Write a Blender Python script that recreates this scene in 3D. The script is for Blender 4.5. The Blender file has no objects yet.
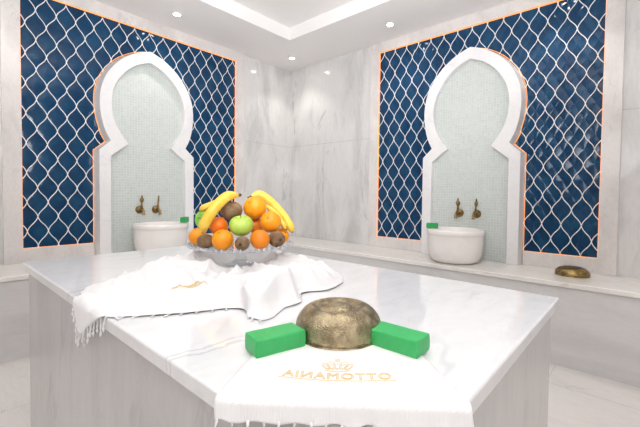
import bpy, bmesh, math, random
from math import pi, sin, cos, radians
from mathutils import Vector, Matrix, noise
random.seed(7)
scn = bpy.context.scene
COL = scn.collection

# ------------------------------------------------------------------ helpers
def link(name, me, parent=None, mat=None):
    o = bpy.data.objects.new(name, me); COL.objects.link(o)
    if mat is not None and me is not None: me.materials.append(mat)
    if parent is not None: o.parent = parent
    return o

def mesh(name, verts, faces, mat, parent=None, smooth=False, bevel=0, seg=2, solid=0, auto=None):
    me = bpy.data.meshes.new(name)
    me.from_pydata([tuple(v) for v in verts], [], faces)
    bm = bmesh.new(); bm.from_mesh(me)
    bmesh.ops.recalc_face_normals(bm, faces=bm.faces)
    bm.to_mesh(me); bm.free()
    if smooth:
        me.shade_smooth()
        if auto: me.set_sharp_from_angle(angle=radians(auto))
    o = link(name, me, parent, mat)
    if solid:
        m = o.modifiers.new('s', 'SOLIDIFY'); m.thickness = solid; m.offset = 1
    if bevel:
        m = o.modifiers.new('b', 'BEVEL'); m.width = bevel; m.segments = seg; m.limit_method = 'ANGLE'; m.angle_limit = radians(35)
    return o

def boxdata(x0, x1, y0, y1, z0, z1):
    v = [(x, y, z) for z in (z0, z1) for (x, y) in ((x0, y0), (x1, y0), (x1, y1), (x0, y1))]
    f = [(3,2,1,0),(4,5,6,7),(0,1,5,4),(1,2,6,5),(2,3,7,6),(3,0,4,7)]
    return v, f

def box(name, x0, x1, y0, y1, z0, z1, mat, parent=None, bevel=0, seg=2):
    v, f = boxdata(x0, x1, y0, y1, z0, z1)
    return mesh(name, v, f, mat, parent, bevel=bevel, seg=seg)

def join(*parts):
    V, F = [], []
    for v, f in parts:
        n = len(V); V += list(v); F += [tuple(i+n for i in q) for q in f]
    return V, F

def prism(poly, z0, z1):
    n = len(poly)
    v = [(x, y, z0) for x, y in poly] + [(x, y, z1) for x, y in poly]
    f = [tuple(range(n))[::-1], tuple(range(n, 2*n))] + [(i, (i+1) % n, (i+1) % n+n, i+n) for i in range(n)]
    return v, f

def lathe(prof, seg=48, axis='z', closed=False, wob=None):
    V, F = [], []
    n = len(prof)
    for k in range(seg):
        a = 2*pi*k/seg
        for i, (r, h) in enumerate(prof):
            if wob: r, h = wob(r, h, a, i)
            V.append((r*cos(a), r*sin(a), h) if axis == 'z' else (r*cos(a), h, r*sin(a)))
    for k in range(seg):
        b = (k+1) % seg
        for i in range(n-1 if not closed else n):
            j = (i+1) % n
            F.append((k*n+i, b*n+i, b*n+j, k*n+j))
    return V, F

def tube(path, rad, seg=8, cap=True, flat=1.0):
    P = [Vector(p) for p in path]; n = len(P)
    if not isinstance(rad, (list, tuple)): rad = [rad]*n
    V, F = [], []
    up = None
    for i in range(n):
        t = (P[min(i+1, n-1)]-P[max(i-1, 0)]).normalized()
        if up is None:
            up = Vector((0, 0, 1)) if abs(t.z) < .9 else Vector((1, 0, 0))
        s = t.cross(up).normalized(); up = s.cross(t).normalized()
        for k in range(seg):
            a = 2*pi*k/seg
            V.append(P[i]+(s*cos(a)+up*sin(a)*flat)*rad[i])
    for i in range(n-1):
        for k in range(seg):
            b = (k+1) % seg
            F.append((i*seg+k, i*seg+b, (i+1)*seg+b, (i+1)*seg+k))
    if cap:
        F.append(tuple(range(seg))[::-1]); F.append(tuple(range((n-1)*seg, n*seg)))
    return V, F

def smoothpath(pts, n=8):
    P = [Vector(p) for p in pts]; out = []
    for i in range(len(P)-1):
        a = P[max(i-1, 0)]; b = P[i]; c = P[i+1]; d = P[min(i+2, len(P)-1)]
        for k in range(n):
            t = k/n
            out.append(.5*((2*b)+(c-a)*t+(2*a-5*b+4*c-d)*t*t+(3*b-a-3*c+d)*t**3))
    out.append(P[-1]); return out

def tag(o, label=None, cat=None, group=None, kind=None):
    if label: o['label'] = label
    if cat: o['category'] = cat
    if group: o['group'] = group
    if kind: o['kind'] = kind
    return o

def thing(name, label, cat, loc=(0, 0, 0), rotz=0, group=None):
    o = bpy.data.objects.new(name, None); COL.objects.link(o)
    o.location = loc; o.rotation_euler = (0, 0, rotz); o.empty_display_size = .05
    return tag(o, label, cat, group)

def dup(o, parent=None):
    c = o.copy(); COL.objects.link(c); c.parent = parent
    for ch in list(o.children): dup(ch, c)
    return c

# ------------------------------------------------------------------ materials
class NT:
    def __init__(s, name):
        s.m = bpy.data.materials.new(name); s.m.use_nodes = True
        s.t = s.m.node_tree; s.b = s.t.nodes['Principled BSDF']
    def n(s, typ, **k):
        nd = s.t.nodes.new(typ)
        for a, v in k.items(): setattr(nd, a, v)
        return nd
    def l(s, a, b): s.t.links.new(a, b)
    def put(s, sock, v):
        if isinstance(v, (int, float, tuple, list)): sock.default_value = v
        else: s.l(v, sock)
    def math(s, op, a, b=0.0, c=None, clamp=False):
        nd = s.n('ShaderNodeMath', operation=op); nd.use_clamp = clamp
        s.put(nd.inputs[0], a); s.put(nd.inputs[1], b)
        if c is not None: s.put(nd.inputs[2], c)
        return nd.outputs[0]
    def mix(s, f, a, b):
        nd = s.n('ShaderNodeMix', data_type='RGBA')
        s.put(nd.inputs[0], f); s.put(nd.inputs[6], a); s.put(nd.inputs[7], b)
        return nd.outputs[2]
    def coord(s):
        return s.n('ShaderNodeTexCoord').outputs['Object']
    def noise(s, vec, scale, detail=4, rough=.55, dist=0):
        nd = s.n('ShaderNodeTexNoise'); s.l(vec, nd.inputs['Vector'])
        nd.inputs['Scale'].default_value = scale; nd.inputs['Detail'].default_value = detail
        nd.inputs['Roughness'].default_value = rough; nd.inputs['Distortion'].default_value = dist
        return nd.outputs['Fac']
    def mapv(s, vec, scale=(1, 1, 1), rot=(0, 0, 0), loc=(0, 0, 0)):
        nd = s.n('ShaderNodeMapping'); s.l(vec, nd.inputs[0])
        nd.inputs['Scale'].default_value = scale; nd.inputs['Rotation'].default_value = rot; nd.inputs['Location'].default_value = loc
        return nd.outputs[0]
    def ramp(s, v, a, b):
        nd = s.n('ShaderNodeMapRange'); nd.interpolation_type = 'SMOOTHSTEP'
        s.put(nd.inputs[0], v); nd.inputs[1].default_value = a; nd.inputs[2].default_value = b
        return nd.outputs[0]
    def xyz(s, vec):
        nd = s.n('ShaderNodeSeparateXYZ'); s.l(vec, nd.inputs[0]); return nd.outputs
    def bump(s, h, dist, strength=1):
        nd = s.n('ShaderNodeBump'); nd.inputs['Distance'].default_value = dist; nd.inputs['Strength'].default_value = strength
        s.l(h, nd.inputs['Height']); s.l(nd.outputs[0], s.b.inputs['Normal'])
    def set(s, **k):
        for a, v in k.items(): s.put(s.b.inputs[a.replace('_', ' ')], v)
        return s.m

def c4(r, g, b): return (r, g, b, 1)

def simple(name, col, rough=.5, metal=0, **k):
    t = NT(name); t.set(Base_Color=c4(*col), Roughness=rough, Metallic=metal)
    for a, v in k.items(): t.b.inputs[a.replace('_', ' ')].default_value = v
    return t.m

def marble(name, base, vein, cloud, stretch=(1, 1, 1), rot=(0, 0, 0), rough=.12, scale=1.0, cloudamt=.7, veinamt=.6, marks=None, joints=(), joint_col=(.45, .43, .41)):
    """cloudy marble with soft drifts, thin veins and slab joints; joints = (axis, origin, period, lo, hi of another axis limit)"""
    t = NT(name); co = t.coord()
    v = t.mapv(co, stretch, rot)
    n1 = t.noise(v, 1.6*scale, 6, .6, .6)
    n2 = t.noise(v, 5.5*scale, 6, .65, .3)
    n3 = t.noise(v, .9*scale, 5, .55, 1.1)
    n4 = t.noise(v, 26*scale, 3, .6)
    c = t.mix(t.math('MULTIPLY', t.ramp(n1, .42, .72), cloudamt), c4(*base), c4(*cloud))
    c = t.mix(t.math('MULTIPLY', t.ramp(n2, .55, .75), cloudamt*.6), c, c4(*cloud))
    d = t.math('ABSOLUTE', t.math('SUBTRACT', n3, .5))
    line = t.math('SUBTRACT', 1, t.ramp(d, 0, .012))
    brk = t.ramp(t.noise(co, 2.3*scale, 2), .48, .62)
    c = t.mix(t.math('MULTIPLY', t.math('MULTIPLY', line, brk), veinamt), c, c4(*vein))
    d2 = t.math('ABSOLUTE', t.math('SUBTRACT', n2, .47))
    line2 = t.math('SUBTRACT', 1, t.ramp(d2, 0, .02))
    c = t.mix(t.math('MULTIPLY', t.math('MULTIPLY', line2, t.ramp(n1, .5, .62)), veinamt*.45), c, c4(*vein))
    c = t.mix(t.math('MULTIPLY', t.ramp(n4, .4, .7), .12), c, c4(*vein))
    X = t.xyz(co)
    if marks:   # one grey double vein near the slab's edge
        (ax_, ay_), (bx_, by_) = marks; L_ = math.hypot(bx_-ax_, by_-ay_); dx_, dy_ = (bx_-ax_)/L_, (by_-ay_)/L_
        px = t.math('SUBTRACT', X[0], ax_); py = t.math('SUBTRACT', X[1], ay_)
        al = t.math('ADD', t.math('MULTIPLY', px, dx_), t.math('MULTIPLY', py, dy_))
        ac = t.math('ADD', t.math('MULTIPLY', px, -dy_), t.math('MULTIPLY', py, dx_))
        ac = t.math('ADD', ac, t.math('MULTIPLY', t.math('SUBTRACT', t.noise(co, 14, 4), .5), .05))
        fade = t.math('MULTIPLY', t.ramp(al, -.03, .03), t.math('SUBTRACT', 1, t.ramp(al, L_*.6, L_*1.3)))
        for off in (0, .016):
            ln = t.math('SUBTRACT', 1, t.ramp(t.math('ABSOLUTE', t.math('SUBTRACT', ac, off)), 0, .005))
            c = t.mix(t.math('MULTIPLY', t.math('MULTIPLY', ln, fade), .5), c, c4(*vein))
    for ax, org, per, w, *zmax in joints:
        q = t.math('SUBTRACT', X[ax], org)
        if per: q = t.math('PINGPONG', q, per)
        q = t.math('ABSOLUTE', q)
        m = t.math('LESS_THAN', q, w)
        if zmax: m = t.math('MULTIPLY', m, t.math('LESS_THAN', X[2], zmax[0]))
        c = t.mix(t.math('MULTIPLY', m, .75), c, c4(*joint_col))
    t.set(Base_Color=c, Roughness=rough)
    t.b.inputs['Specular IOR Level'].default_value = .5
    return t.m

W = (.80, .785, .78)
M_wallR = marble('wall marble right', (.75, .735, .725), (.42, .41, .41), (.53, .525, .52), stretch=(1, 1, .26), rough=.1,
                 scale=2.1, cloudamt=.9, joints=[(0, .561, 0, .0018, 1.577), (2, 1.577, 0, .002), (0, 3.72, 0, .0018)])
M_wallL = marble('wall marble left', (.75, .735, .725), (.42, .41, .41), (.53, .525, .52), stretch=(1, 1, .26), rough=.1,
                 scale=2.1, cloudamt=.9, joints=[(1, -3.25, 0, .0018), (2, 1.577, 0, .002)])
M_frame = marble('frame marble', (.77, .725, .705), (.46, .44, .44), (.61, .575, .565), stretch=(1, 1, .6), rough=.16, scale=2.6, veinamt=.4, cloudamt=.75)
M_arch = marble('arch marble', (.84, .825, .83), (.60, .59, .60), (.75, .74, .745), rough=.18, scale=2.0, veinamt=.3, cloudamt=.5)
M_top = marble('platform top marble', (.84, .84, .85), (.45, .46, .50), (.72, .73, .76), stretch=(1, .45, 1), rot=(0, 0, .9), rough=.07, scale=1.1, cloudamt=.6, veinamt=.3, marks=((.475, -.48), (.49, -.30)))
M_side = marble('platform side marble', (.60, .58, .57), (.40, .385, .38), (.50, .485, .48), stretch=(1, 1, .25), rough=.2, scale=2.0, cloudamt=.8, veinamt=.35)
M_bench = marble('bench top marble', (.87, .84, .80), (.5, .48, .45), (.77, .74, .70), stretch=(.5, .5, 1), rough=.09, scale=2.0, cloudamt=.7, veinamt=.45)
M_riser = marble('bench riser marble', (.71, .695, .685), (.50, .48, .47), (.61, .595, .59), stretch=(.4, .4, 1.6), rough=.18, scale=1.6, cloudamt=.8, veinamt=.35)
M_floor = marble('floor marble', (.78, .745, .72), (.5, .465, .44), (.69, .655, .63), stretch=(.35, 1.2, 1), rough=.14, scale=1.8, cloudamt=.8, veinamt=.4,
                 joints=[(1, -.74, .295, .0022), (0, .49, .3, .0014)], joint_col=(.5, .47, .45))
M_basin = marble('basin marble', (.90, .86, .83), (.72, .68, .65), (.84, .80, .77), rough=.22, scale=5, cloudamt=.4, veinamt=.2)
M_ceil = simple('ceiling paint', (.90, .875, .865), .7)

# glossy blue lantern tiles: each ogee cell slightly domed
PX, QZ = .0595, .1034
def blue_tiles(name, x0, z0, axis):
    t = NT(name); co = t.coord(); X = t.xyz(co)
    u = t.math('DIVIDE', t.math('SUBTRACT', X[axis], x0), PX)
    w = t.math('DIVIDE', t.math('SUBTRACT', X[2], z0), QZ)
    # gentle ogee warp so that the domes follow the curved outline
    a = t.math('MULTIPLY', t.math('ADD', u, w), .5)
    b = t.math('MULTIPLY', t.math('SUBTRACT', w, u), .5)
    sa = t.math('ABSOLUTE', t.math('SINE', t.math('MULTIPLY', a, pi)))
    sb = t.math('ABSOLUTE', t.math('SINE', t.math('MULTIPLY', b, pi)))
    h = t.math('POWER', t.math('MULTIPLY', sa, sb), .6)
    n = t.noise(co, 9, 3)
    cell = t.n('ShaderNodeTexWhiteNoise'); cell.noise_dimensions = '2D'
    cb = t.n('ShaderNodeCombineXYZ'); t.l(t.math('FLOOR', a), cb.inputs[0]); t.l(t.math('FLOOR', b), cb.inputs[1]); t.l(cb.outputs[0], cell.inputs['Vector'])
    c = t.mix(t.math('MULTIPLY', cell.outputs['Value'], .55), c4(.004, .036, .098), c4(.008, .058, .142))
    c = t.mix(t.math('MULTIPLY', t.ramp(n, .4, .7), .3), c, c4(.02, .115, .22))
    t.set(Base_Color=c, Roughness=.10); t.b.inputs['Specular IOR Level'].default_value = .3
    hh = t.math('ADD', t.math('MULTIPLY', h, 1.0), t.math('MULTIPLY', n, .25))
    t.bump(hh, .0045, .8)
    return t.m

def mosaic(name, axis):
    t = NT(name); co = t.coord(); X = t.xyz(co)
    per = .0215
    fu = t.math('ABSOLUTE', t.math('SUBTRACT', t.math('FRACT', t.math('DIVIDE', X[axis], per)), .5))
    fz = t.math('ABSOLUTE', t.math('SUBTRACT', t.math('FRACT', t.math('DIVIDE', X[2], per)), .5))
    g = t.math('MAXIMUM', fu, fz)
    grout = t.ramp(g, .425, .46)
    cell = t.n('ShaderNodeTexWhiteNoise'); cell.noise_dimensions = '2D'
    cb = t.n('ShaderNodeCombineXYZ')
    t.l(t.math('FLOOR', t.math('DIVIDE', X[axis], per)), cb.inputs[0]); t.l(t.math('FLOOR', t.math('DIVIDE', X[2], per)), cb.inputs[1])
    t.l(cb.outputs[0], cell.inputs['Vector'])
    c = t.mix(cell.outputs['Value'], c4(.58, .625, .60), c4(.64, .68, .655))
    c = t.mix(grout, c, c4(.69, .72, .69))
    r = t.mix(grout, c4(.15, .15, .15), c4(.6, .6, .6))
    t.set(Base_Color=c, Roughness=r)
    t.bump(t.math('SUBTRACT', 1, grout), .0012, .7)
    return t.m

M_mosR = mosaic('pale glass mosaic right', 0); M_mosL = mosaic('pale glass mosaic left', 1)
M_blueR = blue_tiles('blue tiles right', 1.337, .611, 0)
M_blueL = blue_tiles('blue tiles left', -2.420, .620, 1)
M_lat = simple('white lattice', (.90, .90, .91), .35)
M_led = NT('amber light strip'); M_led.set(Base_Color=c4(1, .4, .1), Emission_Color=c4(1, .34, .06), Emission_Strength=1.15); M_led = M_led.m
M_lamp = NT('lamp glass'); M_lamp.set(Base_Color=c4(1, 1, 1), Emission_Color=c4(1, .93, .82), Emission_Strength=60.0); M_lamp = M_lamp.m
M_lampring = simple('white lamp ring', (.8, .79, .77), .3)

def bronze(name, lo, hi, rough, bumpscale, bumpd, metal=1):
    t = NT(name); co = t.coord()
    n = t.noise(co, 38, 5, .65); n2 = t.noise(co, 12, 3, .5)
    c = t.mix(t.ramp(n, .35, .65), c4(*lo), c4(*hi))
    c = t.mix(t.math('MULTIPLY', t.ramp(n2, .45, .7), .35), c, c4(*lo))
    vo = t.n('ShaderNodeTexVoronoi'); t.l(co, vo.inputs['Vector']); vo.inputs['Scale'].default_value = bumpscale
    t.set(Base_Color=c, Metallic=metal, Roughness=rough)
    t.bump(t.math('ADD', vo.outputs['Distance'], t.math('MULTIPLY', n, .5)), bumpd, .9)
    return t.m
M_bowl = bronze('hammered antique brass', (.23, .185, .115), (.58, .48, .31), .30, 330, .0016)
M_bowl2 = bronze('dark aged brass', (.20, .135, .05), (.42, .30, .13), .3, 200, .0005)
M_tap = bronze('aged bronze', (.17, .11, .045), (.42, .29, .12), .28, 200, .0004)

def cloth_mat():
    t = NT('white woven cotton'); co = t.coord()
    w1 = t.n('ShaderNodeTexWave'); w1.bands_direction = 'X'; t.l(t.mapv(co, (1, 1, 1), (0, 0, .675)), w1.inputs[0]); w1.inputs['Scale'].default_value = 160
    w2 = t.n('ShaderNodeTexWave'); w2.bands_direction = 'Y'; t.l(t.mapv(co, (1, 1, 1), (0, 0, .675)), w2.inputs[0]); w2.inputs['Scale'].default_value = 160
    n = t.noise(co, 60, 4)
    h = t.math('ADD', t.math('ADD', w1.outputs['Fac'], w2.outputs['Fac']), t.math('MULTIPLY', n, 2))
    t.set(Base_Color=c4(.93, .925, .93), Roughness=.9); t.bump(h, .0006, .5)
    t.b.inputs['Sheen Weight'].default_value = .2
    return t.m
M_cloth = cloth_mat()
M_gold = simple('gold embroidery thread', (.76, .56, .26), .5, .1)

def soap_mat(name, col):
    t = NT(name); co = t.coord(); n = t.noise(co, 55, 4)
    c = t.mix(t.math('MULTIPLY', t.ramp(n, .4, .7), .25), c4(*col), c4(col[0]*1.6+.02, col[1]*1.15, col[2]*1.5))
    t.set(Base_Color=c, Roughness=.42); t.bump(n, .0006, .4)
    t.b.inputs['Subsurface Weight'].default_value = .25; t.b.inputs['Subsurface Radius'].default_value = (.003, .012, .006); t.b.inputs['Subsurface Scale'].default_value = .5
    return t.m
M_soap = soap_mat('bright green soap', (.04, .46, .125)); M_soapd = soap_mat('deep green soap', (.02, .36, .09))

def fruit_mat(name, a, b, rough, sc, bd, ns=14, pores=True):
    t = NT(name); co = t.coord(); n = t.noise(co, ns, 4); p = t.noise(co, sc, 2, .5)
    c = t.mix(t.ramp(n, .35, .68), c4(*a), c4(*b))
    t.set(Base_Color=c, Roughness=rough); t.bump(p, bd, .6)
    t.b.inputs['Subsurface Weight'].default_value = .0; t.b.inputs['Subsurface Radius'].default_value = (.01, .005, .002); t.b.inputs['Subsurface Scale'].default_value = .5
    return t.m
M_or1 = fruit_mat('orange peel', (.93, .30, .006), (.90, .23, .004), .38, 260, .0012)
M_or2 = fruit_mat('golden orange peel', (.95, .37, .008), (.93, .30, .005), .38, 260, .0012)
M_or3 = fruit_mat('deep orange peel', (.90, .19, .006), (.90, .25, .01), .38, 260, .0012)
M_ap = fruit_mat('green apple skin', (.42, .66, .07), (.56, .74, .16), .25, 70, .0002, 24)
M_ap2 = fruit_mat('dark green apple skin', (.20, .50, .06), (.38, .62, .12), .28, 70, .0002, 24)
M_ki = fruit_mat('kiwi skin', (.19, .11, .055), (.30, .20, .11), .85, 420, .002, 40)
M_ba = fruit_mat('banana skin', (.90, .54, .045), (.92, .64, .11), .42, 60, .0003, 30)
M_stem = simple('fruit stem', (.12, .08, .035), .8)
def glass_mat():
    t = NT('clear cut glass'); m = t.m
    tr = t.n('ShaderNodeBsdfTransparent'); tr.inputs[0].default_value = c4(.93, .94, .95)
    gl = t.n('ShaderNodeBsdfGlossy'); gl.inputs['Roughness'].default_value = .06; gl.inputs[0].default_value = c4(.95, .96, .98)
    lw = t.n('ShaderNodeLayerWeight'); lw.inputs[0].default_value = .42
    mx = t.n('ShaderNodeMixShader'); t.l(t.math('ADD', t.math('MULTIPLY', lw.outputs['Facing'], .42), .07), mx.inputs[0]); t.l(tr.outputs[0], mx.inputs[1]); t.l(gl.outputs[0], mx.inputs[2])
    t.l(mx.outputs[0], t.t.nodes['Material Output'].inputs[0])
    return m
M_glass = glass_mat()
M_bead = simple('frosted glass beads', (.80, .81, .84), .12, 0, Alpha=.6)
M_hole = simple('dark hollow', (.05, .04, .03), .8)

# ------------------------------------------------------------------ room shell
RX, RY, CZ = 4.9, -5.1, 2.482
box('floor', -.1, RX+.1, RY-.1, .1, -.1, 0, M_floor)['kind'] = 'structure'
box('wall_right', 0, RX+.1, 0, .12, 0, CZ+.22, M_wallR)['kind'] = 'structure'
box('wall_left', -.12, 0, RY-.1, .12, 0, CZ+.22, M_wallL)['kind'] = 'structure'
box('wall_near', 0, RX+.1, RY-.1, RY, 0, CZ+.22, M_wallR)['kind'] = 'structure'
box('wall_opposite', RX, RX+.1, RY, 0, 0, CZ+.22, M_wallL)['kind'] = 'structure'
TX0, TX1, TY0, TY1 = .655, RX-.65, RY+.65, -.615
def ceiling():
    # lowered border with a raised tray in the middle, one continuous plaster surface
    V, F = join(boxdata(0, RX, TY1, 0, CZ, CZ+.2), boxdata(0, RX, RY, TY0, CZ, CZ+.2),
                boxdata(0, TX0, TY0, TY1, CZ, CZ+.2), boxdata(TX1, RX, TY0, TY1, CZ, CZ+.2),
                boxdata(TX0, TX1, TY0, TY1, CZ+.115, CZ+.2))
    o = mesh('ceiling', V, F, M_ceil); o['kind'] = 'structure'
ceiling()

# ------------------------------------------------------------------ bench round both walls
BZ = .507
bench = thing('marble_bench', 'long pale marble bench running along both walls under the arches', 'bench', (0, 0, 0))
def Lpoly(d, e): return [(e+.001, -e-.001), (RX-.001, -e), (RX-.001, -d), (d, -d), (d, RY+.001), (e, RY+.001)]
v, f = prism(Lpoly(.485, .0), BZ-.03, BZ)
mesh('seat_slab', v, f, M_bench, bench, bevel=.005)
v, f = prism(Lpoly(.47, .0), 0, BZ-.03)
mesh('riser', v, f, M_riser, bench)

# ------------------------------------------------------------------ tiled panels with horseshoe arches (built in wall coordinates: u along, w out, z up)
def Rw(u, w, z): return (u, -w, z)          # right wall
def Lw(u, w, z): return (w, u, z)           # left wall

inner = [(.304, BZ), (.304, 1.292), (.174, 1.397), (.236, 1.485), (.276, 1.570), (.294, 1.660), (.296, 1.730), (.283, 1.810), (.255, 1.882), (.195, 1.970), (.103, 2.050), (.0, 2.095)]
outer = [(.384, BZ), (.384, 1.335), (.305, 1.410), (.342, 1.485), (.366, 1.572), (.378, 1.665), (.377, 1.750), (.362, 1.840), (.318, 1.945), (.228, 2.060), (.113, 2.143), (.0, 2.187)]
def refine(pts):
    head = pts[:2]; P = [Vector((a, b, 0)) for a, b in pts[2:]]
    return head+[(q.x, q.y) for q in smoothpath(P, 4)]
inner_h, outer_h = refine(inner), refine(outer)
def full(h): return h+[(-a, b) for a, b in h[::-1][1:]]

def inside_outer(u, z):
    h = outer_h
    if z <= h[1][1]: return abs(u) < .384
    for (a0, z0), (a1, z1) in zip(h[1:], h[2:]):
        if z0 <= z <= z1 and z1 > z0:
            return abs(u) < a0+(a1-a0)*(z-z0)/(z1-z0)
    return False

def panel(mp, side, u0, u1, uc, z0, x0, zrow, blue, mosm, labels):
    z1 = CZ-.095; FW = .100
    zb = BZ+.1
    t = thing('tiled_panel', labels[0], 'wall panel', mp(uc, 0, BZ))
    base = Vector(mp(uc, 0, BZ))
    # geometry written in room coordinates, parts placed under the empty with an offset
    def part(name, V, F, mat, parent, **k):
        o = mesh(name, V, F, mat, None, **k); o.parent = parent; o.location = -base; return o
    def bx3(a0, a1, w0, w1, c0, c1):
        v, f = boxdata(a0, a1, w0, w1, c0, c1); return [mp(*p) for p in v], f
    # blue field
    V, F = bx3(u0-.01, u1+.01, .001, .004, zb-.01, z1+.01)
    part('tile_field', V, F, blue, t)
    # curved white lattice
    parts = []
    NJ = 18; nstep = 7
    for fam in (1, -1):
        for s in range(-22, 56):
            # strand passes node (s,0) for parity; even-sum nodes only
            if (s+zrow) % 2: continue
            seg_pts = []
            for j in range(-1, NJ):
                for k in range(nstep):
                    tt = k/nstep
                    S = tt-.55*sin(2*pi*tt)/(2*pi)
                    u = x0+(s+fam*(j+S))*PX; z = z0+(j+tt)*QZ
                    ok = u0-.004 < u < u1+.004 and zb-.004 < z < z1+.004 and not (inside_outer((u-uc)*1.03, z-.0) and inside_outer((u-uc)*1.03, z+.01))
                    if ok: seg_pts.append(mp(u, .0075, z))
                    else:
                        if len(seg_pts) > 1: parts.append(tube(seg_pts, .0031, 5, True))
                        seg_pts = []
            if len(seg_pts) > 1: parts.append(tube(seg_pts, .0031, 5, True))
    V, F = join(*parts)
    part('lattice', V, F, M_lat, t, smooth=True)
    # mitred frame
    D = .026
    o0, o1, oz0, oz1 = u0-FW, u1+FW, BZ+.0005, CZ-.0005
    bars = [('frame_side', [(o0, oz0), (u0, zb), (u0, z1), (o0, oz1)]), ('frame_side', [(o1, oz0), (u1, zb), (u1, z1), (o1, oz1)]),
            ('frame_top', [(o0, oz1), (u0, z1), (u1, z1), (o1, oz1)])]
    for nm, q in bars:
        V = [mp(a, 0.0, b) for a, b in q]+[mp(a, D, b) for a, b in q]
        F = [(0, 1, 2, 3), (7, 6, 5, 4)]+[(i, (i+1) % 4, (i+1) % 4+4, i+4) for i in range(4)]
        part(nm, V, F, M_frame, t, bevel=.0015)
    for q in ([(o0, oz0), (u0, zb), (uc-.398, zb), (uc-.398, oz0)], [(o1, oz0), (u1, zb), (uc+.398, zb), (uc+.398, oz0)]):
        V = [mp(a, 0.0, b) for a, b in q]+[mp(a, D, b) for a, b in q]
        F = [(0, 1, 2, 3), (7, 6, 5, 4)]+[(i, (i+1) % 4, (i+1) % 4+4, i+4) for i in range(4)]
        part('frame_bottom', V, F, M_frame, t, bevel=.0015)
    # amber strip light inside the frame's reveal
    e = .0022
    L = [bx3(u0+.0005, u0+e, .0045, .018, zb, z1), bx3(u1-e, u1-.0005, .0045, .018, zb, z1), bx3(u0+e, u1-e, .0045, .018, z1-e, z1-.0005),
         bx3(u0+e, uc-.401, .0045, .012, zb+.0005, zb+e*.6), bx3(uc+.401, u1-e, .0045, .012, zb+.0005, zb+e*.6)]
    V, F = join(*L); part('light_strip', V, F, M_led, t)
    # arch
    a = thing('horseshoe_arch', labels[1], 'arch', mp(uc, 0, BZ))
    fi, fo = full(inner_h), full(outer_h); n = len(fi)
    def ring(fo, fi, w0, w1):
        V = []
        for (ui, zi), (uo, zo) in zip(fi, fo):
            V += [mp(uc+uo*1.03, w0, zo+(.018 if zo > 1.5 else 0)), mp(uc+uo, w1, zo), mp(uc+ui, w1, zi), mp(uc+ui, w0, zi)]
        F = []
        for i in range(n-1):
            for k in range(4):
                F.append((i*4+k, i*4+(k+1) % 4, (i+1)*4+(k+1) % 4, (i+1)*4+k))
        F += [(0, 1, 2, 3), ((n-1)*4+3, (n-1)*4+2, (n-1)*4+1, (n-1)*4)]
        return V, F
    zf = lambda L_: [(p, max(q, BZ+.0005)) for p, q in L_]
    V, F = ring(zf(fo), zf(fi), 0.0045, .105)
    part('surround', V, F, M_arch, a, bevel=.003)
    # mosaic back
    V = [mp(uc+p*1.02, .055, max(q, BZ+.0005)) for p, q in fi]+[mp(uc+p*1.02, .0045, max(q, BZ+.0005)) for p, q in fi]
    F = [tuple(range(n)), tuple(range(n, 2*n))[::-1]]+[(i, (i+1) % n, (i+1) % n+n, i+n) for i in range(n)]
    o = part('mosaic_niche', V, F, mosm, a)
    # warm strip hidden behind the arch's outer edge
    path = [mp(uc+p*1.03+(.0035 if p > 0 else (-.0035 if p < 0 else 0)), .0085, q+(.022 if q > 1.5 else 0)) for p, q in fo]
    path[0] = mp(uc+.3995, .0085, zb+.002); path[-1] = mp(uc-.3995, .0085, zb+.002)
    V, F = tube(path, .0018, 4); part('light_strip', V, F, M_led, a)
    return t, a

panel(Rw, 'right', 1.287, 3.040, 2.192, .611, 1.337, 1, M_blueR, M_mosR,
      ['blue ogee tiled wall panel in marble frame behind the right arch and basin', 'white marble horseshoe arch with pale mosaic above the right basin'])
panel(Lw, 'left', -2.507, -.779, -1.676, .620, -2.420, 0, M_blueL, M_mosL,
      ['blue ogee tiled wall panel in marble frame behind the left arch and basin', 'white marble horseshoe arch with pale mosaic above the left basin'])

# ------------------------------------------------------------------ basins
def basin(label, x, y):
    t = thing('marble_basin', label, 'basin', (x, y, BZ), 0, 'wall basins on the bench')
    H = .243
    prof = [(.0, .0005), (.130, .0005), (.158, .003), (.178, .014), (.193, .036), (.202, .065), (.207, .10), (.210, .15), (.2105, .200), (.213, .205), (.218, .210), (.2195, .217), (.2195, .230), (.217, .239), (.210, H), (.198, H), (.192, .238), (.188, .20), (.180, .13), (.157, .07), (.11, .045), (.0, .038)]
    v, f = lathe([(a*.962, b*1.03) for a, b in prof], 72); bw = mesh('bowl', v, f, M_basin, t, smooth=True, auto=50)
    v, f = lathe([(0, .0385), (.018, .0385), (.02, .041), (.012, .0415), (0, .0405)], 20); mesh('drain', v, f, M_tap, bw, smooth=True)
    return t
basin('white marble basin below the right arch with green soap on rim', 2.172, -.266)
basin('white marble basin below the left arch, behind the fruit stand', .266, -1.664)

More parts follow.
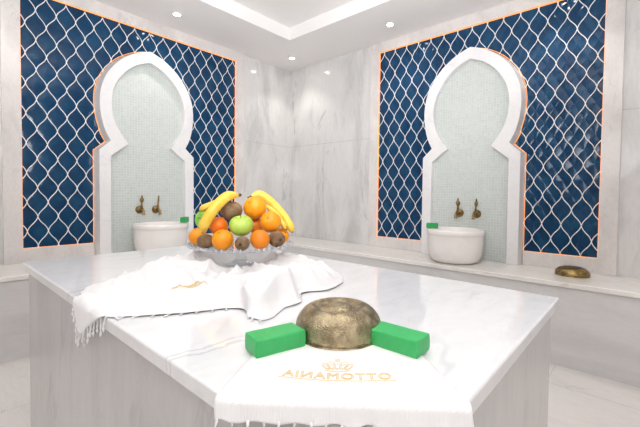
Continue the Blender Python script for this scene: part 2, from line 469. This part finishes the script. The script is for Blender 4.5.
# ------------------------------------------------------------------ taps
def tap(label, loc, rz, hr):
    t = thing('wall_tap', label, 'tap', loc, rz, None)
    v, f = lathe([(0, 0), (.033, 0), (.034, .004), (.031, .010), (.024, .016), (.021, .022), (.015, .028), (0, .030)], 28, 'y')
    mesh('flange', v, f, M_tap, t, smooth=True, auto=60)
    V, F = join(tube(smoothpath([(0, .02, 0), (0, .05, .002), (0, .072, -.002), (0, .086, -.016), (0, .088, -.034)], 5), [.012]*8+[.011]*6+[.0095]*7, 12),
                tube([(0, .088, -.030), (0, .088, -.034), (0, .088, -.040)], [.0115, .013, .0115], 12),
                lathe([(0, .028), (.017, .028), (.019, .036), (.019, .044), (.017, .052), (0, .052)], 16, 'y'))
    mesh('spout', V, F, M_tap, t, smooth=True, auto=55)
    # upright pierced lever
    h = mesh('handle', *join(tube([(0, 0, .008), (0, 0, .022), (0, 0, .030), (0, 0, .045), (0, 0, .062)], [.009, .007, .0095, .0065, .006], 10),
                tube([(0, 0, .060), (-.010, 0, .070), (-.013, 0, .083), (-.009, 0, .096), (0, 0, .106), (0.009, 0, .096), (.013, 0, .083), (.010, 0, .070), (0, 0, .060)], .0052, 8),
                tube([(0, 0, .062), (0, 0, .082), (0, 0, .100)], [.005, .0065, .004], 8),
                tube([(0, 0, .104), (0, 0, .110), (0, 0, .118), (0, 0, .123)], [.005, .0075, .006, .002], 8)), M_tap, t, smooth=True, auto=60)
    h.location = (0, .042, 0); h.rotation_euler = (radians(-4), 0, hr)
    return t
TZ = .873
tap('aged bronze tap on the right mosaic niche, left one of that pair', (2.122, -.0555, TZ), pi, 0.2)
tap('aged bronze tap on the right mosaic niche, right one of that pair', (2.261, -.0555, TZ-.003), pi, 1.25)
tap('aged bronze tap on the left mosaic niche, left one of that pair', (.0555, -1.752, TZ-.010), -pi/2, .15)
tap('aged bronze tap on the left mosaic niche, right one of that pair', (.0555, -1.618, TZ-.012), -pi/2, 1.3)

# ------------------------------------------------------------------ soaps
def soap(label, loc, rz, L, Wd, H, mat, seed):
    v, f = boxdata(-L/2, L/2, -Wd/2, Wd/2, 0, H)
    me = bpy.data.meshes.new('soap_bar'); me.from_pydata(v, [], f)
    bm = bmesh.new(); bm.from_mesh(me)
    bmesh.ops.recalc_face_normals(bm, faces=bm.faces)
    bmesh.ops.bevel(bm, geom=list(bm.edges), offset=.0028, segments=3, affect='EDGES', profile=.6)
    bmesh.ops.triangulate(bm, faces=[q for q in bm.faces if len(q.verts) > 4])
    bmesh.ops.subdivide_edges(bm, edges=[e for e in bm.edges if e.calc_length() > .01], cuts=5, use_grid_fill=True)
    for p in bm.verts:
        k = noise.noise(Vector((p.co.x*30+seed, p.co.y*30, p.co.z*30)))
        if p.co.z > .002: p.co += Vector((k*.0006, k*.0006, k*.0008))
        # waist slightly: moulded bar
        s = 1+.02*sin(pi*min(max(p.co.z/H, 0), 1)); p.co.x *= s; p.co.y *= s
    bm.to_mesh(me); bm.free(); me.shade_smooth(); me.set_sharp_from_angle(angle=radians(40))
    o = link('soap_bar', me, None, mat); o.location = loc; o.rotation_euler = (0, 0, rz)
    return tag(o, label, 'soap', 'bars of green soap')
TOP = .722
soap('bright green soap bar on white towel, left of the front brass bowl', (2.7640, -2.5670, TOP+.0032), radians(76), .097, .052, .031, M_soap, 1)
soap('bright green soap bar on white towel, right of the front brass bowl', (2.9290, -2.4110, TOP+.0032), radians(2), .101, .052, .031, M_soap, 5)
soap('small green soap bar standing on the rim of the right basin', (2.022, -.350, BZ+.2510), radians(35), .084, .04, .042, M_soapd, 9)
soap('small green soap bar standing on the rim of the left basin', (.315, -1.488, BZ+.2510), radians(-52), .080, .04, .046, M_soapd, 12)

# ------------------------------------------------------------------ brass bowls, upside down
def bowl(label, loc, R, H, mat, boss=True):
    t = thing('brass_bowl', label, 'bowl', loc)
    s = R/.08; h = H/.058
    out = [(.0780, 0), (.0800, .0012), (.0795, .0030), (.0765, .0040), (.0762, .006), (.0785, .012), (.0790, .019), (.0775, .028), (.0740, .038), (.0670, .0475), (.0605, .0533), (.0550, .0567), (.0510, .0582), (.0475, .0582),
           (.0440, .0555), (.0350, .0515), (.0260, .0520), (.0225, .0560), (.0195, .0585), (.012, .0600), (0, .0605)]
    inn = [(0, .0585), (.018, .0570), (.021, .0505), (.037, .0500), (.042, .0535), (.049, .0555), (.056, .052), (.063, .0460), (.0695, .035), (.0740, .026), (.0755, .012), (.0750, 0)]
    prof = [(a*s, b*h) for a, b in out]+[(a*s, b*h) for a, b in inn]
    prof = prof[::-1]
    prof.append(prof[0]) if False else None
    v, f = lathe(out_scaled(prof), 96)
    mesh('bowl_shell', v, f, mat, t, smooth=True, auto=50)
    # engraved bands
    V, F = join(lathe([(.0772*s, .0072*h), (.0785*s, .0082*h), (.0772*s, .0092*h)], 96), lathe([(.0480*s, .0562*h), (.0478*s, .0575*h), (.0462*s, .0570*h)], 96))
    mesh('ring_band', V, F, mat, t, smooth=True)
    return t
def out_scaled(p): return p+[p[0]] if p[0] != p[-1] else p
def bowl_front():
    return bowl('hammered antique brass hammam bowl upside down between two green soaps', (2.803, -2.433, TOP+.0032), .0885, .0575, M_bowl)
bowl_front()
bowl('small dark brass bowl upside down on the bench below right panel', (2.925, -.20, BZ+.0003), .098, .050, M_bowl2)

# ------------------------------------------------------------------ the platform
plat = thing('marble_platform', 'large white marble slab platform in the middle of the hammam', 'platform', (2.2, -2.25, 0))
def shifted(v): return [(a-2.2, b+2.25, c) for a, b, c in v]
topP = [(1.395, -1.790), (3.092, -1.790), (3.092, -2.507), (2.832, -2.718), (1.395, -2.718)]
basP = [(1.412, -1.807), (3.075, -1.807), (3.075, -2.499), (2.826, -2.701), (1.412, -2.701)]
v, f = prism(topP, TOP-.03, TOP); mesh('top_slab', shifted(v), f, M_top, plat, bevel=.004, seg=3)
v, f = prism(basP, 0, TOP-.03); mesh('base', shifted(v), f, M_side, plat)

# ------------------------------------------------------------------ front towel
Dv = Vector((.7809, .6247, 0)); Nv = Vector((.6247, -.7809, 0)); Mv = Vector((2.962, -2.6125, TOP))
def front_pt(s, t, h):
    """s across, t towards the viewer; bends down over the chamfered edge"""
    r = .006
    if t < 0: p = Mv+Dv*s+Nv*t; p.z = TOP+h; return p
    a = t/r
    if a < pi/2: return Mv+Dv*s+Nv*((r+h)*sin(a))+Vector((0, 0, -r+(r+h)*cos(a)))
    return Mv+Dv*s+Nv*(r+h)+Vector((0, 0, -r-(t-r*pi/2)))
tw = thing('front_towel', 'flat white hammam towel with gold crest hanging over the near corner', 'towel', tuple(Mv))
def front_h(s, t):
    return .0022+.0010*(noise.noise(Vector((s*14, t*10, 3)))*.5+.5)+.0016*max(0, noise.noise(Vector((s*30, t*18, 9))))
def hs(t):  # half widths (left, right) at t
    k = min(max((t+.185)/.185, 0), 1)
    lo = -(.150+.028*k); hi = .128+.044*k
    if t > 0: lo -= t*.02; hi += t*.10
    return lo, hi
NS, NTt = 90, 84
V = []; t0, t1 = -.185, .032
for j in range(NTt+1):
    tt = t0+(t1-t0)*j/NTt
    lo, hi = hs(tt)
    for i in range(NS+1):
        q = i/NS; s = lo+(hi-lo)*q
        tj = tt
        edge = min(q, 1-q)*NS
        h = front_h(s, tt)
        hem = .003*noise.noise(Vector((s*45, 1, 0)))+.002*sin(s*120)
        if j > NTt-10: tj += hem*(j-(NTt-10))/10; h += .0015*(j-(NTt-10))/10*(1+sin(s*150))
        ds = .0012*noise.noise(Vector((0, tt*40, 2)))*(1 if edge < 3 else 0)
        V.append(front_pt(s+ds, tj, h)-Mv)
F = [(j*(NS+1)+i, j*(NS+1)+i+1, (j+1)*(NS+1)+i+1, (j+1)*(NS+1)+i) for j in range(NTt) for i in range(NS)]
cl1 = mesh('cloth', V, F, M_cloth, tw, smooth=True, solid=.0012)
def tassel(p0, d, L, seed, parent, off=Vector()):
    rnd = random.Random(seed)
    pts, rad = [], []
    side = Vector((rnd.uniform(-1, 1), rnd.uniform(-1, 1), 0))*.12
    n = 9
    for k in range(n+1):
        q = k/n
        p = Vector(p0)+Vector(d)*L*q+side*L*sin(q*2.2)
        pts.append(p+Vector((rnd.uniform(-1, 1), rnd.uniform(-1, 1), 0))*.0004)
        rad.append(.0016+.0006*sin(q*16)+(.0012 if .72 < q < .86 else 0)-(.0006 if q > .95 else 0))
    v, f = tube(pts, rad, 6)
    return mesh('tassel', [a-off for a in map(Vector, v)], f, M_cloth, parent, smooth=True)
lo, hi = hs(t1)
for k in range(17):
    s = lo+.004+(hi-lo-.008)*k/16
    tassel(front_pt(s, t1-.003, .0045), (Nv*.12+Vector((0, 0, -1))+Dv*random.uniform(-.15, .15)).normalized(), random.uniform(.034, .044), 50+k, cl1, Mv)

# gold crest: mirrored outline lettering as it reads in the picture, a turban-like crown and an underline
crest_parts = []
def onT(s, t, lift=0): return front_pt(s, t, front_h(s, t)+.0016+lift)-Mv
def text_strokes(body, size):
    cu = bpy.data.curves.new('letters', 'FONT'); cu.body = body; cu.size = size; cu.fill_mode = 'NONE'; cu.bevel_depth = .0008; cu.bevel_resolution = 0
    cu.resolution_u = 4; cu.align_x = 'CENTER'; cu.offset = 0; cu.space_character = 1.12
    o = bpy.data.objects.new('letters', cu); COL.objects.link(o)
    bpy.context.view_layer.update()
    dg = bpy.context.evaluated_depsgraph_get()
    me = bpy.data.meshes.new_from_object(o.evaluated_get(dg))
    vs = [v.co.copy() for v in me.vertices]; fs = [tuple(p.vertices) for p in me.polygons]
    bpy.data.objects.remove(o); bpy.data.curves.remove(cu); bpy.data.meshes.remove(me)
    return vs, fs
vs, fs = text_strokes('OTTOMANIA', .028)
wd = max(v.x for v in vs)-min(v.x for v in vs); sc = .170/wd
sc0, tc0 = -.011, -.0505
def arc(s): return -.10*(s/.085)**2*.05
V = [onT(sc0-v.x*sc, tc0-v.y*.92+arc(v.x*sc), v.z) for v in vs]
crest_parts.append((V, fs))
# underline and the small line of stitches beneath it
crest_parts.append(tube([onT(sc0+q, tc0+.0045-.006*(q/.09)**2) for q in [-.090+.18*k/24 for k in range(25)]], .0005, 5))
for k in range(44):
    q = -.072+.144*k/43
    if k % 7 == 6: continue
    t_ = tc0+.0085-.006*(q/.09)**2
    crest_parts.append(tube([onT(sc0+q, t_-.0015), onT(sc0+q+.0012*((k*7) % 3-1), t_+.0015)], .00042, 4))
# crown of five loops over a band
cc = -.078
for k, (dx, ww, hh) in enumerate([(-.019, .006, .020), (-.0105, .0065, .026), (0, .0065, .029), (.0105, .0065, .026), (.019, .006, .020)]):
    for sh in (1, .6):
        pts = [onT(sc0+dx*.75+dx*.45*(.5-.5*cos(a_))+ww*sh*sin(a_), cc-hh*.5*sh-(1-sh)*hh*.25+hh*.5*sh*cos(a_)-.003) for a_ in [2*pi*m/18 for m in range(19)]]
        crest_parts.append(tube(pts, .00048, 4))
crest_parts.append(tube([onT(sc0+q, cc+.0-.004*(1-(q/.02)**2)*-1) for q in [-.02+.04*k/10 for k in range(11)]], .0008, 5))
crest_parts.append(tube([onT(sc0+.004*cos(a_), cc-.036+.003*sin(a_)) for a_ in [2*pi*m/12 for m in range(13)]], .0005, 4))
V, F = join(*crest_parts)
o = mesh('embroidered_crest', V, F, M_gold, cl1); o['label'] = 'gold embroidered crest and lettering'

# ------------------------------------------------------------------ crumpled towel under the stand
YE = -2.718
outline = [(2.135, -2.712), (2.07, -2.690), (2.02, -2.655), (1.985, -2.60), (1.93, -2.52), (1.88, -2.45), (1.80, -2.37), (1.775, -2.29), (1.79, -2.18), (1.83, -2.08), (1.93, -1.98), (2.05, -1.93), (2.17, -1.915),
           (2.29, -1.94), (2.40, -1.975), (2.49, -2.03), (2.545, -2.11), (2.565, -2.20), (2.535, -2.27), (2.595, -2.34), (2.60, -2.40), (2.637, -2.475), (2.60, -2.50), (2.54, -2.475), (2.50, -2.50), (2.47, -2.57), (2.43, -2.63),
           (2.385, -2.69), (2.355, -2.722), (2.31, -2.742), (2.265, -2.764), (2.225, -2.79), (2.19, -2.80), (2.165, -2.785), (2.145, -2.75)]
P = [Vector((a, b, 0)) for a, b in outline]; n0 = len(P)
bd = []
for i in range(n0):
    a, b, c, d = P[(i-1) % n0], P[i], P[(i+1) % n0], P[(i+2) % n0]
    for k in range(7):
        t = k/7
        bd.append(.5*((2*b)+(c-a)*t+(2*a-5*b+4*c-d)*t*t+(3*b-a-3*c+d)*t**3))
NB = len(bd); NR = 84
ctr = Vector((2.18, -2.30, 0)); ST = Vector((2.090, -2.167, 0))
def folds(x, y):
    """overlapping ridged folds fanning out from the stand"""
    p = Vector((x, y, 0))
    w = Vector((noise.noise(p*5), noise.noise(p*5+Vector((9, 2, 0))), 0))*.09
    q = p+w
    dx, dy = q.x-ST.x, q.y-ST.y; an = math.atan2(dy, dx); rr = math.hypot(dx, dy)
    r1 = (1-abs(noise.noise(Vector((an*2.6, rr*2.2, 1)))))**4
    r2 = (1-abs(noise.noise(Vector((q.x*7+3, q.y*11, 4)))))**5
    r3 = (1-abs(noise.noise(Vector((q.x*19, q.y*15, 8)))))**4
    big = max(0, noise.noise(Vector((x*5+2, y*5, 12)))+.15)
    return .026*r1+.020*r2+.008*r3+.040*big
def hgt(x, y, e):
    env = min(1, e/.06); env = env*env*(3-2*env)
    h = .0016+folds(x, y)*(.05+.95*env)
    ds = math.hypot(x-ST.x, y-ST.y); k = min(1, max(0, (ds-.075)/.08)); k = k*k*(3-2*k)
    h = .010*(1-k)+h*k
    # the smooth fringed panel at the viewer's left
    fl = max(0, min(1, (y+2.50)/-.10))*max(0, min(1, (2.42-x)/.1))
    return h*(1-.6*fl)+.0015*fl
def drape(x, y, h):
    r = .008
    t = YE+r*0.0-y
    if t < 0: return Vector((x, y, TOP+h))
    a = t/r
    if a < pi/2: return Vector((x, YE-(r*.3+h)*sin(a), TOP-r*.6+(r*.6+h)*cos(a)))
    return Vector((x, YE-r*.3-h, TOP-r*.6-(t-r*pi/2)))
V = []; base = Vector((2.09, -2.167, TOP))
for k in range(NB):
    for m in range(1, NR+1):
        q = m/NR
        p = ctr.lerp(bd[k], q)
        e = (bd[k]-ctr).length*(1-q)
        wob = .004*noise.noise(Vector((p.x*40, p.y*40, 0))) if q > .9 else 0
        hh = hgt(p.x, p.y, e)
        if p.y < YE: hh = .004+.005*(1-abs(noise.noise(Vector((p.x*30, p.y*3, 5)))))**2
        V.append(drape(p.x+wob, p.y+wob, hh)-base)
V.append(drape(ctr.x, ctr.y, hgt(ctr.x, ctr.y, .2))-base)
F = []
for k in range(NB):
    b = (k+1) % NB
    for m in range(NR-1): F.append((k*NR+m, b*NR+m, b*NR+m+1, k*NR+m+1))
    F.append((k*NR, NB*NR, b*NR))
ct = thing('crumpled_towel', 'large crumpled white fringed towel under the fruit stand, draped over edge', 'towel', tuple(base))
cl2 = mesh('cloth', V, F, M_cloth, ct, smooth=True, solid=.0012)
# fringe along the near edge, hanging where the towel passes the slab edge
idx = [i for i in range(NB) if (bd[i].y < -2.49 and bd[i].x > 2.14 and not (bd[i].x > 2.6 and bd[i].y > -2.49))]
cnt = 0
for i in idx[::3]:
    p = bd[i]; hang = p.y < YE+.01
    h0 = .005
    a = drape(p.x, p.y, h0)
    if hang: d = Vector((random.uniform(-.1, .1), -.03, -1)).normalized(); L = random.uniform(.03, .045)
    else:
        o_ = (p-ctr).normalized(); d = (Vector((o_.x*.6+.1, -abs(o_.y)*1.0, 0))+Vector((random.uniform(-.5, .5), random.uniform(-.2, .2), 0))).normalized()
        L = random.uniform(.016, .028); a.z = TOP+.0042
        if a.y+d.y*L < YE+.004: d = Vector((1, .05, 0)).normalized()
    a_ = a-Vector(d)*.004
    tassel(a_, d, L, 200+i, cl2, base); cnt += 1
# crumpled gold crest on a fold
cp = []
CX, CY = 2.345, -2.500
for k in range(5):
    dx = (k-2)*.0105
    pts = []
    for m in range(15):
        a_ = 2*pi*m/14; x = CX+dx*.78+.006*sin(a_)*.8; y = CY+dx*.62+.016*cos(a_)-.002*abs(k-2)
        pts.append(drape(x, y, hgt(x, y, .2)+.0032)-base)
    cp.append(tube(pts, .0009, 4))
for off in (.024, .032):
    pts = []
    for m in range(20):
        s = -.05+.1*m/19; x = CX+s*.78+off*.62; y = CY+s*.62-off*.78
        pts.append(drape(x, y, hgt(x, y, .2)+.0032)-base)
    cp.append(tube(pts, .0008, 4))
V, F = join(*cp)
o = mesh('embroidered_crest', V, F, M_gold, cl2); o['label'] = 'gold embroidered crest caught in the folds'

# ------------------------------------------------------------------ glass stand
SB = TOP+.0125
stand = thing('fruit_stand', 'clear cut-glass pedestal stand carrying the pyramid of fruit', 'cake stand', (2.090, -2.167, SB))
v, f = lathe([(0, 0), (.058, 0), (.060, .002), (.056, .005), (.040, .009), (.025, .015), (.0, .016)], 64, wob=lambda r, h, a, i: (r*(1+.03*cos(a*16)*(i == 2)), h))
mesh('foot', v, f, M_glass, stand, smooth=True)
v, f = lathe([(0, .016), (.024, .016), (.0185, .026), (.017, .036), (.019, .044), (.018, .050), (.028, .060), (.0, .061)], 48, wob=lambda r, h, a, i: (r*(1+.06*cos(a*8)), h))
mesh('stem', v, f, M_glass, stand, smooth=True)
pr = [(0, .0615), (.06, .0620), (.12, .0635), (.170, .068), (.190, .073), (.197, .079), (.199, .083), (.195, .084), (.186, .079), (.168, .0740), (.12, .0700), (.06, .0690), (0, .0685)]
v, f = lathe(pr, 192, wob=lambda r, h, a, i: (r+(.0035*cos(a*48) if i in (4, 5, 6, 7) else 0), h+(.0022*cos(a*48) if i in (5, 6, 7) else 0)+(.0007*cos(a*48) if 2 < i < 5 else 0)))
pl_ = mesh('plate', v, f, M_glass, stand, smooth=True)
bd_ = []
for k in range(60):
    a = 2*pi*k/60
    q, g = lathe([(0, -.0052), (.0028, -.004), (.0042, 0), (.0028, .004), (0, .0052)], 8)
    bd_.append(([(x+.1965*cos(a), y+.1965*sin(a), z+.0805) for x, y, z in q], g))
V, F = join(*bd_); mesh('beaded_rim', V, F, M_bead, pl_, smooth=True)

# ------------------------------------------------------------------ fruit
FC = Vector((2.081, -2.175, TOP+.012))
def sphere_pts(R, fn, nu=36, nv=24):
    V, F = [], []
    for j in range(nv+1):
        ph = pi*j/nv
        for i in range(nu):
            th = 2*pi*i/nu
            V.append(Vector(fn(th, ph))*R)
    for j in range(nv):
        for i in range(nu):
            F.append((j*nu+i, j*nu+(i+1) % nu, (j+1)*nu+(i+1) % nu, (j+1)*nu+i))
    bm = bmesh.new(); vs = [bm.verts.new(v) for v in V]
    for q in F:
        try: bm.faces.new([vs[i] for i in q])
        except ValueError: pass
    bmesh.ops.remove_doubles(bm, verts=bm.verts, dist=1e-5)
    bm.verts.index_update()
    v = [p.co.copy() for p in bm.verts]; f = [tuple(p.index for p in q.verts) for q in bm.faces]; bm.free()
    return v, f
def orange(label, off, R, mat, tilt):
    def fn(th, ph):
        k = 1+.012*noise.noise(Vector((cos(th)*sin(ph), sin(th)*sin(ph), cos(ph)))*2+off)
        dimp = 1-.07*math.exp(-(ph/.16)**2)-.04*math.exp(-((pi-ph)/.14)**2)
        return (sin(ph)*cos(th)*k, sin(ph)*sin(th)*k, cos(ph)*.965*dimp)
    t = thing('orange', label, 'orange', FC+off, 0, 'oranges on the stand'); t.rotation_euler = tilt
    v, f = sphere_pts(R, fn); mesh('peel', v, f, mat, t, smooth=True)
    v, f = lathe([(0, R*.90), (.0022, R*.905), (.0028, R*.915), (.0018, R*.925), (0, R*.926)], 8); mesh('stem_button', v, f, M_stem, t, smooth=True)
    return t
def apple(label, off, R, mat, tilt):
    def fn(th, ph):
        top = math.exp(-(ph/.38)**2); bot = math.exp(-((pi-ph)/.32)**2)
        r = 1+.03*cos(th*5)*max(0, -cos(ph))**2
        w = sin(ph)*(1.02+.05*cos(ph))
        return (w*cos(th)*r, w*sin(th)*r, .93*cos(ph)-.36*top+.22*bot)
    t = thing('green_apple', label, 'apple', FC+off, 0, 'green apples on the stand'); t.rotation_euler = tilt
    v, f = sphere_pts(R, fn); mesh('skin', v, f, mat, t, smooth=True)
    v, f = tube([(0, 0, R*.5), (0.0005, 0, R*.75), (.002, 0, R*.93), (.003, 0, R*1.02)], [.0013, .0012, .0013, .002], 7); mesh('stem', v, f, M_stem, t, smooth=True)
    return t
def kiwi(label, off, R, tilt):
    def fn(th, ph):
        return (sin(ph)*cos(th)*.93, sin(ph)*sin(th)*.93, cos(ph)*1.14*(1-.04*math.exp(-(ph/.2)**2)))
    t = thing('kiwi', label, 'kiwi', FC+off, 0, 'kiwis on the stand'); t.rotation_euler = tilt
    v, f = sphere_pts(R, fn); mesh('skin', v, f, M_ki, t, smooth=True)
    v, f = lathe([(0, R*1.07), (.004, R*1.08), (.005, R*1.10), (.003, R*1.115), (0, R*1.105)], 10); mesh('blossom_end', v, f, M_hole, t, smooth=True)
    return t
V3 = Vector
orange('orange low at the far left of the fruit pile', V3((-.086, -.121, .109)), .0333, M_or2, (.4, .2, 0))
orange('golden orange on the plate, in front between two kiwis left of centre', V3((.059, -.106, .1085)), .0380, M_or2, (.65, -.1, .5))
orange('orange on the plate, in front right of the middle kiwi', V3((.149, -.011, .1098)), .0359, M_or1, (-.9, .6, 0))
orange('large orange at the top of the fruit pile, right of the upper kiwi', V3((.056, .036, .221)), .0440, M_or2, (1.0, .4, 0))
orange('orange on the second tier at right, with dark dimple, beside yellow banana', V3((.121, .060, .168)), .0405, M_or2, (1.0, .6, .2))
orange('reddish orange partly behind the front banana', V3((.004, -.088, .153)), .0345, M_or3, (2, .4, 0))
orange('reddish orange mostly hidden behind the middle green apple', V3((.020, .066, .150)), .0355, M_or3, (0, .4, 1))
orange('orange mostly hidden at the far right behind a kiwi', V3((.108, .125, .109)), .0312, M_or2, (0, 1, 0))
apple('bright green apple in the middle of the fruit pile', V3((.084, -.045, .158)), .0428, M_ap, (.15, .1, 0))
apple('green apple behind the front banana at left', V3((-.104, -.082, .172)), .0370, M_ap2, (1.2, .8, 0))
kiwi('large brown kiwi near the top, between banana and top orange', V3((.014, -.040, .209)), .0368, (pi/2+.2, .1, -.9))
kiwi('brown kiwi on the plate between the left two oranges', V3((-.014, -.129, .0985)), .0280, (pi/2, 0, -.75))
kiwi('brown kiwi on the plate centre front between two oranges', V3((.123, -.068, .0985)), .0275, (pi/2, 0, .72))
kiwi('brown kiwi at the right rim of the plate', V3((.161, .057, .107)), .0325, (pi/2, 0, 1.25))
def banana(label, pts, R):
    P = smoothpath([FC+V3(p) for p in pts], 7); n = len(P); c = P[n//2].copy()
    t = thing('banana', label, 'banana', c, 0, 'bananas on the stand')
    rad = []
    for i in range(n):
        q = i/(n-1)
        rad.append(R*(min(1, .42+q*3.2) if q < .2 else (min(1, .30+(1-q)*3.6) if q > .8 else 1)))
    V, F = [], []
    v, f = tube([p-c for p in P], rad, 20)
    # soft five-sided section
    m = 20; vv = []
    for i in range(n):
        for k in range(m):
            a = 2*pi*k/m; p = Vector(v[i*m+k]); ce = P[i]-c
            vv.append(ce+(p-ce)*(1+.05*cos(5*a)))
    mesh('peel', vv, f, M_ba, t, smooth=True, auto=60)
    d = (P[0]-P[1]).normalized()
    v, f = tube([P[0]-c-d*.003, P[0]-c+d*.008, P[0]-c+d*.016], [R*.42, R*.3, R*.33], 8); mesh('stem', v, f, M_stem if True else M_ba, t, smooth=True)
    d = (P[-1]-P[-2]).normalized()
    v, f = tube([P[-1]-c-d*.002, P[-1]-c+d*.003], [R*.34, R*.22], 8); mesh('tip', v, f, M_hole, t, smooth=True)
    return t
banana('yellow banana lying diagonally over the front left of the pile', [(.025, -.022, .268), (.030, -.064, .264), (.034, -.105, .238), (.030, -.138, .198), (.018, -.154, .160), (.006, -.152, .136)], .0185)
banana('yellow banana behind the front one, only its back showing at left', [(-.040, -.040, .246), (-.056, -.060, .238), (-.070, -.080, .228), (-.090, -.094, .218), (-.114, -.096, .208)], .0120)
banana('yellow banana draped over the right side of the pile, outermost', [(-.002, .064, .262), (.008, .091, .272), (.030, .116, .255), (.068, .136, .218), (.106, .147, .178), (.138, .149, .140), (.144, .152, .126)], .017)
banana('yellow banana tucked between the outer right banana and oranges', [(.056, .090, .228), (.082, .102, .208), (.108, .109, .186), (.135, .112, .156), (.149, .114, .138)], .0105)

# ------------------------------------------------------------------ downlights in the ceiling border
def downlight(label, x, y, power):
    t = thing('ceiling_downlight', label, 'ceiling light', (x, y, CZ), 0, 'recessed ceiling downlights')
    v, f = lathe([(.026, -.0005), (.040, -.0005), (.042, -.003), (.039, -.006), (.028, -.007), (.026, -.004)], 32, closed=True)
    rg = mesh('ring', v, f, M_lampring, t, smooth=True, auto=40)
    v, f = lathe([(0, -.004), (.022, -.0035), (.0255, -.001), (0, -.001)], 24); mesh('lens', v, f, M_lamp, rg, smooth=True)
    la = bpy.data.lights.new('downlight_beam', 'SPOT'); la.energy = power; la.spot_size = radians(105); la.spot_blend = .6; la.shadow_soft_size = .03; la.color = (1, .96, .90)
    lo_ = bpy.data.objects.new('downlight_beam', la); COL.objects.link(lo_); lo_.parent = t; lo_.location = (0, 0, -.03)
    return t
PW = 7
downlight('recessed ceiling downlight nearest the room corner', .34, -.29, PW)
downlight('recessed ceiling downlight above the left tiled panel', .312, -1.551, PW)
downlight('recessed ceiling downlight above left end of the right tiled panel', 1.569, -.289, PW)
for (x, y, l_) in [(2.80, -.29, 'recessed ceiling downlight over the right end of the right panel'), (4.03, -.29, 'recessed ceiling downlight along the right wall beyond the panel'),
              (.312, -2.81, 'recessed ceiling downlight past the left panel'), (.312, -4.07, 'recessed ceiling downlight at the near end of left wall'),
              (4.58, -1.55, 'recessed ceiling downlight on the opposite side, first'), (4.58, -2.81, 'recessed ceiling downlight on the opposite side, second'),
              (4.58, -4.07, 'recessed ceiling downlight on the opposite side, third'), (1.57, -4.78, 'recessed ceiling downlight behind the viewer, first'), (2.80, -4.78, 'recessed ceiling downlight behind the viewer, second')]:
    downlight(l_, x, y, PW)

def area(name, loc, rot, sx, sy, e, col=(1, 1, 1)):
    la = bpy.data.lights.new(name, 'AREA'); la.shape = 'RECTANGLE'; la.size = sx; la.size_y = sy; la.energy = e; la.color = col
    o = bpy.data.objects.new(name, la); COL.objects.link(o); o.location = loc; o.rotation_euler = rot; return o
# added fill lights without fixtures: one in the tray, two aimed at the ceiling
area('tray_fill', (3.0, -2.7, CZ+.10), (0, 0, 0), 1.6, 1.6, 6, (1, .98, .97))  # made-up soft fill from the tray, no fitting there
la = bpy.data.lights.new('corner_fill_spot', 'SPOT'); la.energy = 165; la.spot_size = radians(120); la.spot_blend = 1; la.shadow_soft_size = .3; la.color = (.97, .985, 1)  # unseen spot added to brighten ceiling and upper walls near the corner
fl_ = bpy.data.objects.new('corner_fill_spot', la); COL.objects.link(fl_); fl_.location = (2.9, -2.7, 1.55)
fl_.rotation_euler = (Vector((1.1, -1.0, 2.48))-Vector((2.9, -2.7, 1.55))).to_track_quat('-Z', 'Y').to_euler()

area('ceiling_fill_up', (3.6, -3.5, 1.45), (pi, 0, 0), .4, .4, 52, (.98, .985, 1))  # added upward fill, lifts the room by bounce off the ceiling

# ------------------------------------------------------------------ camera
cam = bpy.data.cameras.new('camera'); cam.sensor_fit = 'HORIZONTAL'; cam.sensor_width = 36; cam.lens = 362.37/640*36
cam.shift_x = -9.936/640; cam.shift_y = -7.49/640; cam.clip_start = .02
co = bpy.data.objects.new('camera', cam); COL.objects.link(co)
yaw, pitch, roll = .716, -.0306, .01257
fwd = Vector((-sin(yaw)*cos(pitch), cos(yaw)*cos(pitch), sin(pitch)))
r = fwd.cross(Vector((0, 0, 1))).normalized(); u = r.cross(fwd)
r2 = r*cos(roll)+u*sin(roll); u2 = -r*sin(roll)+u*cos(roll)
Mx = Matrix((r2, u2, -fwd)).transposed().to_4x4(); Mx.translation = Vector((3.269, -3.0, 1.007))
co.matrix_world = Mx
scn.camera = co

w = bpy.data.worlds.new('world'); scn.world = w; w.use_nodes = True
w.node_tree.nodes['Background'].inputs[0].default_value = (.8, .85, .9, 1); w.node_tree.nodes['Background'].inputs[1].default_value = .2
vs_ = scn.view_settings; vs_.view_transform = 'Standard'; vs_.look = 'None'; vs_.gamma = 1; vs_.use_curve_mapping = False
vs_.exposure = 0.2
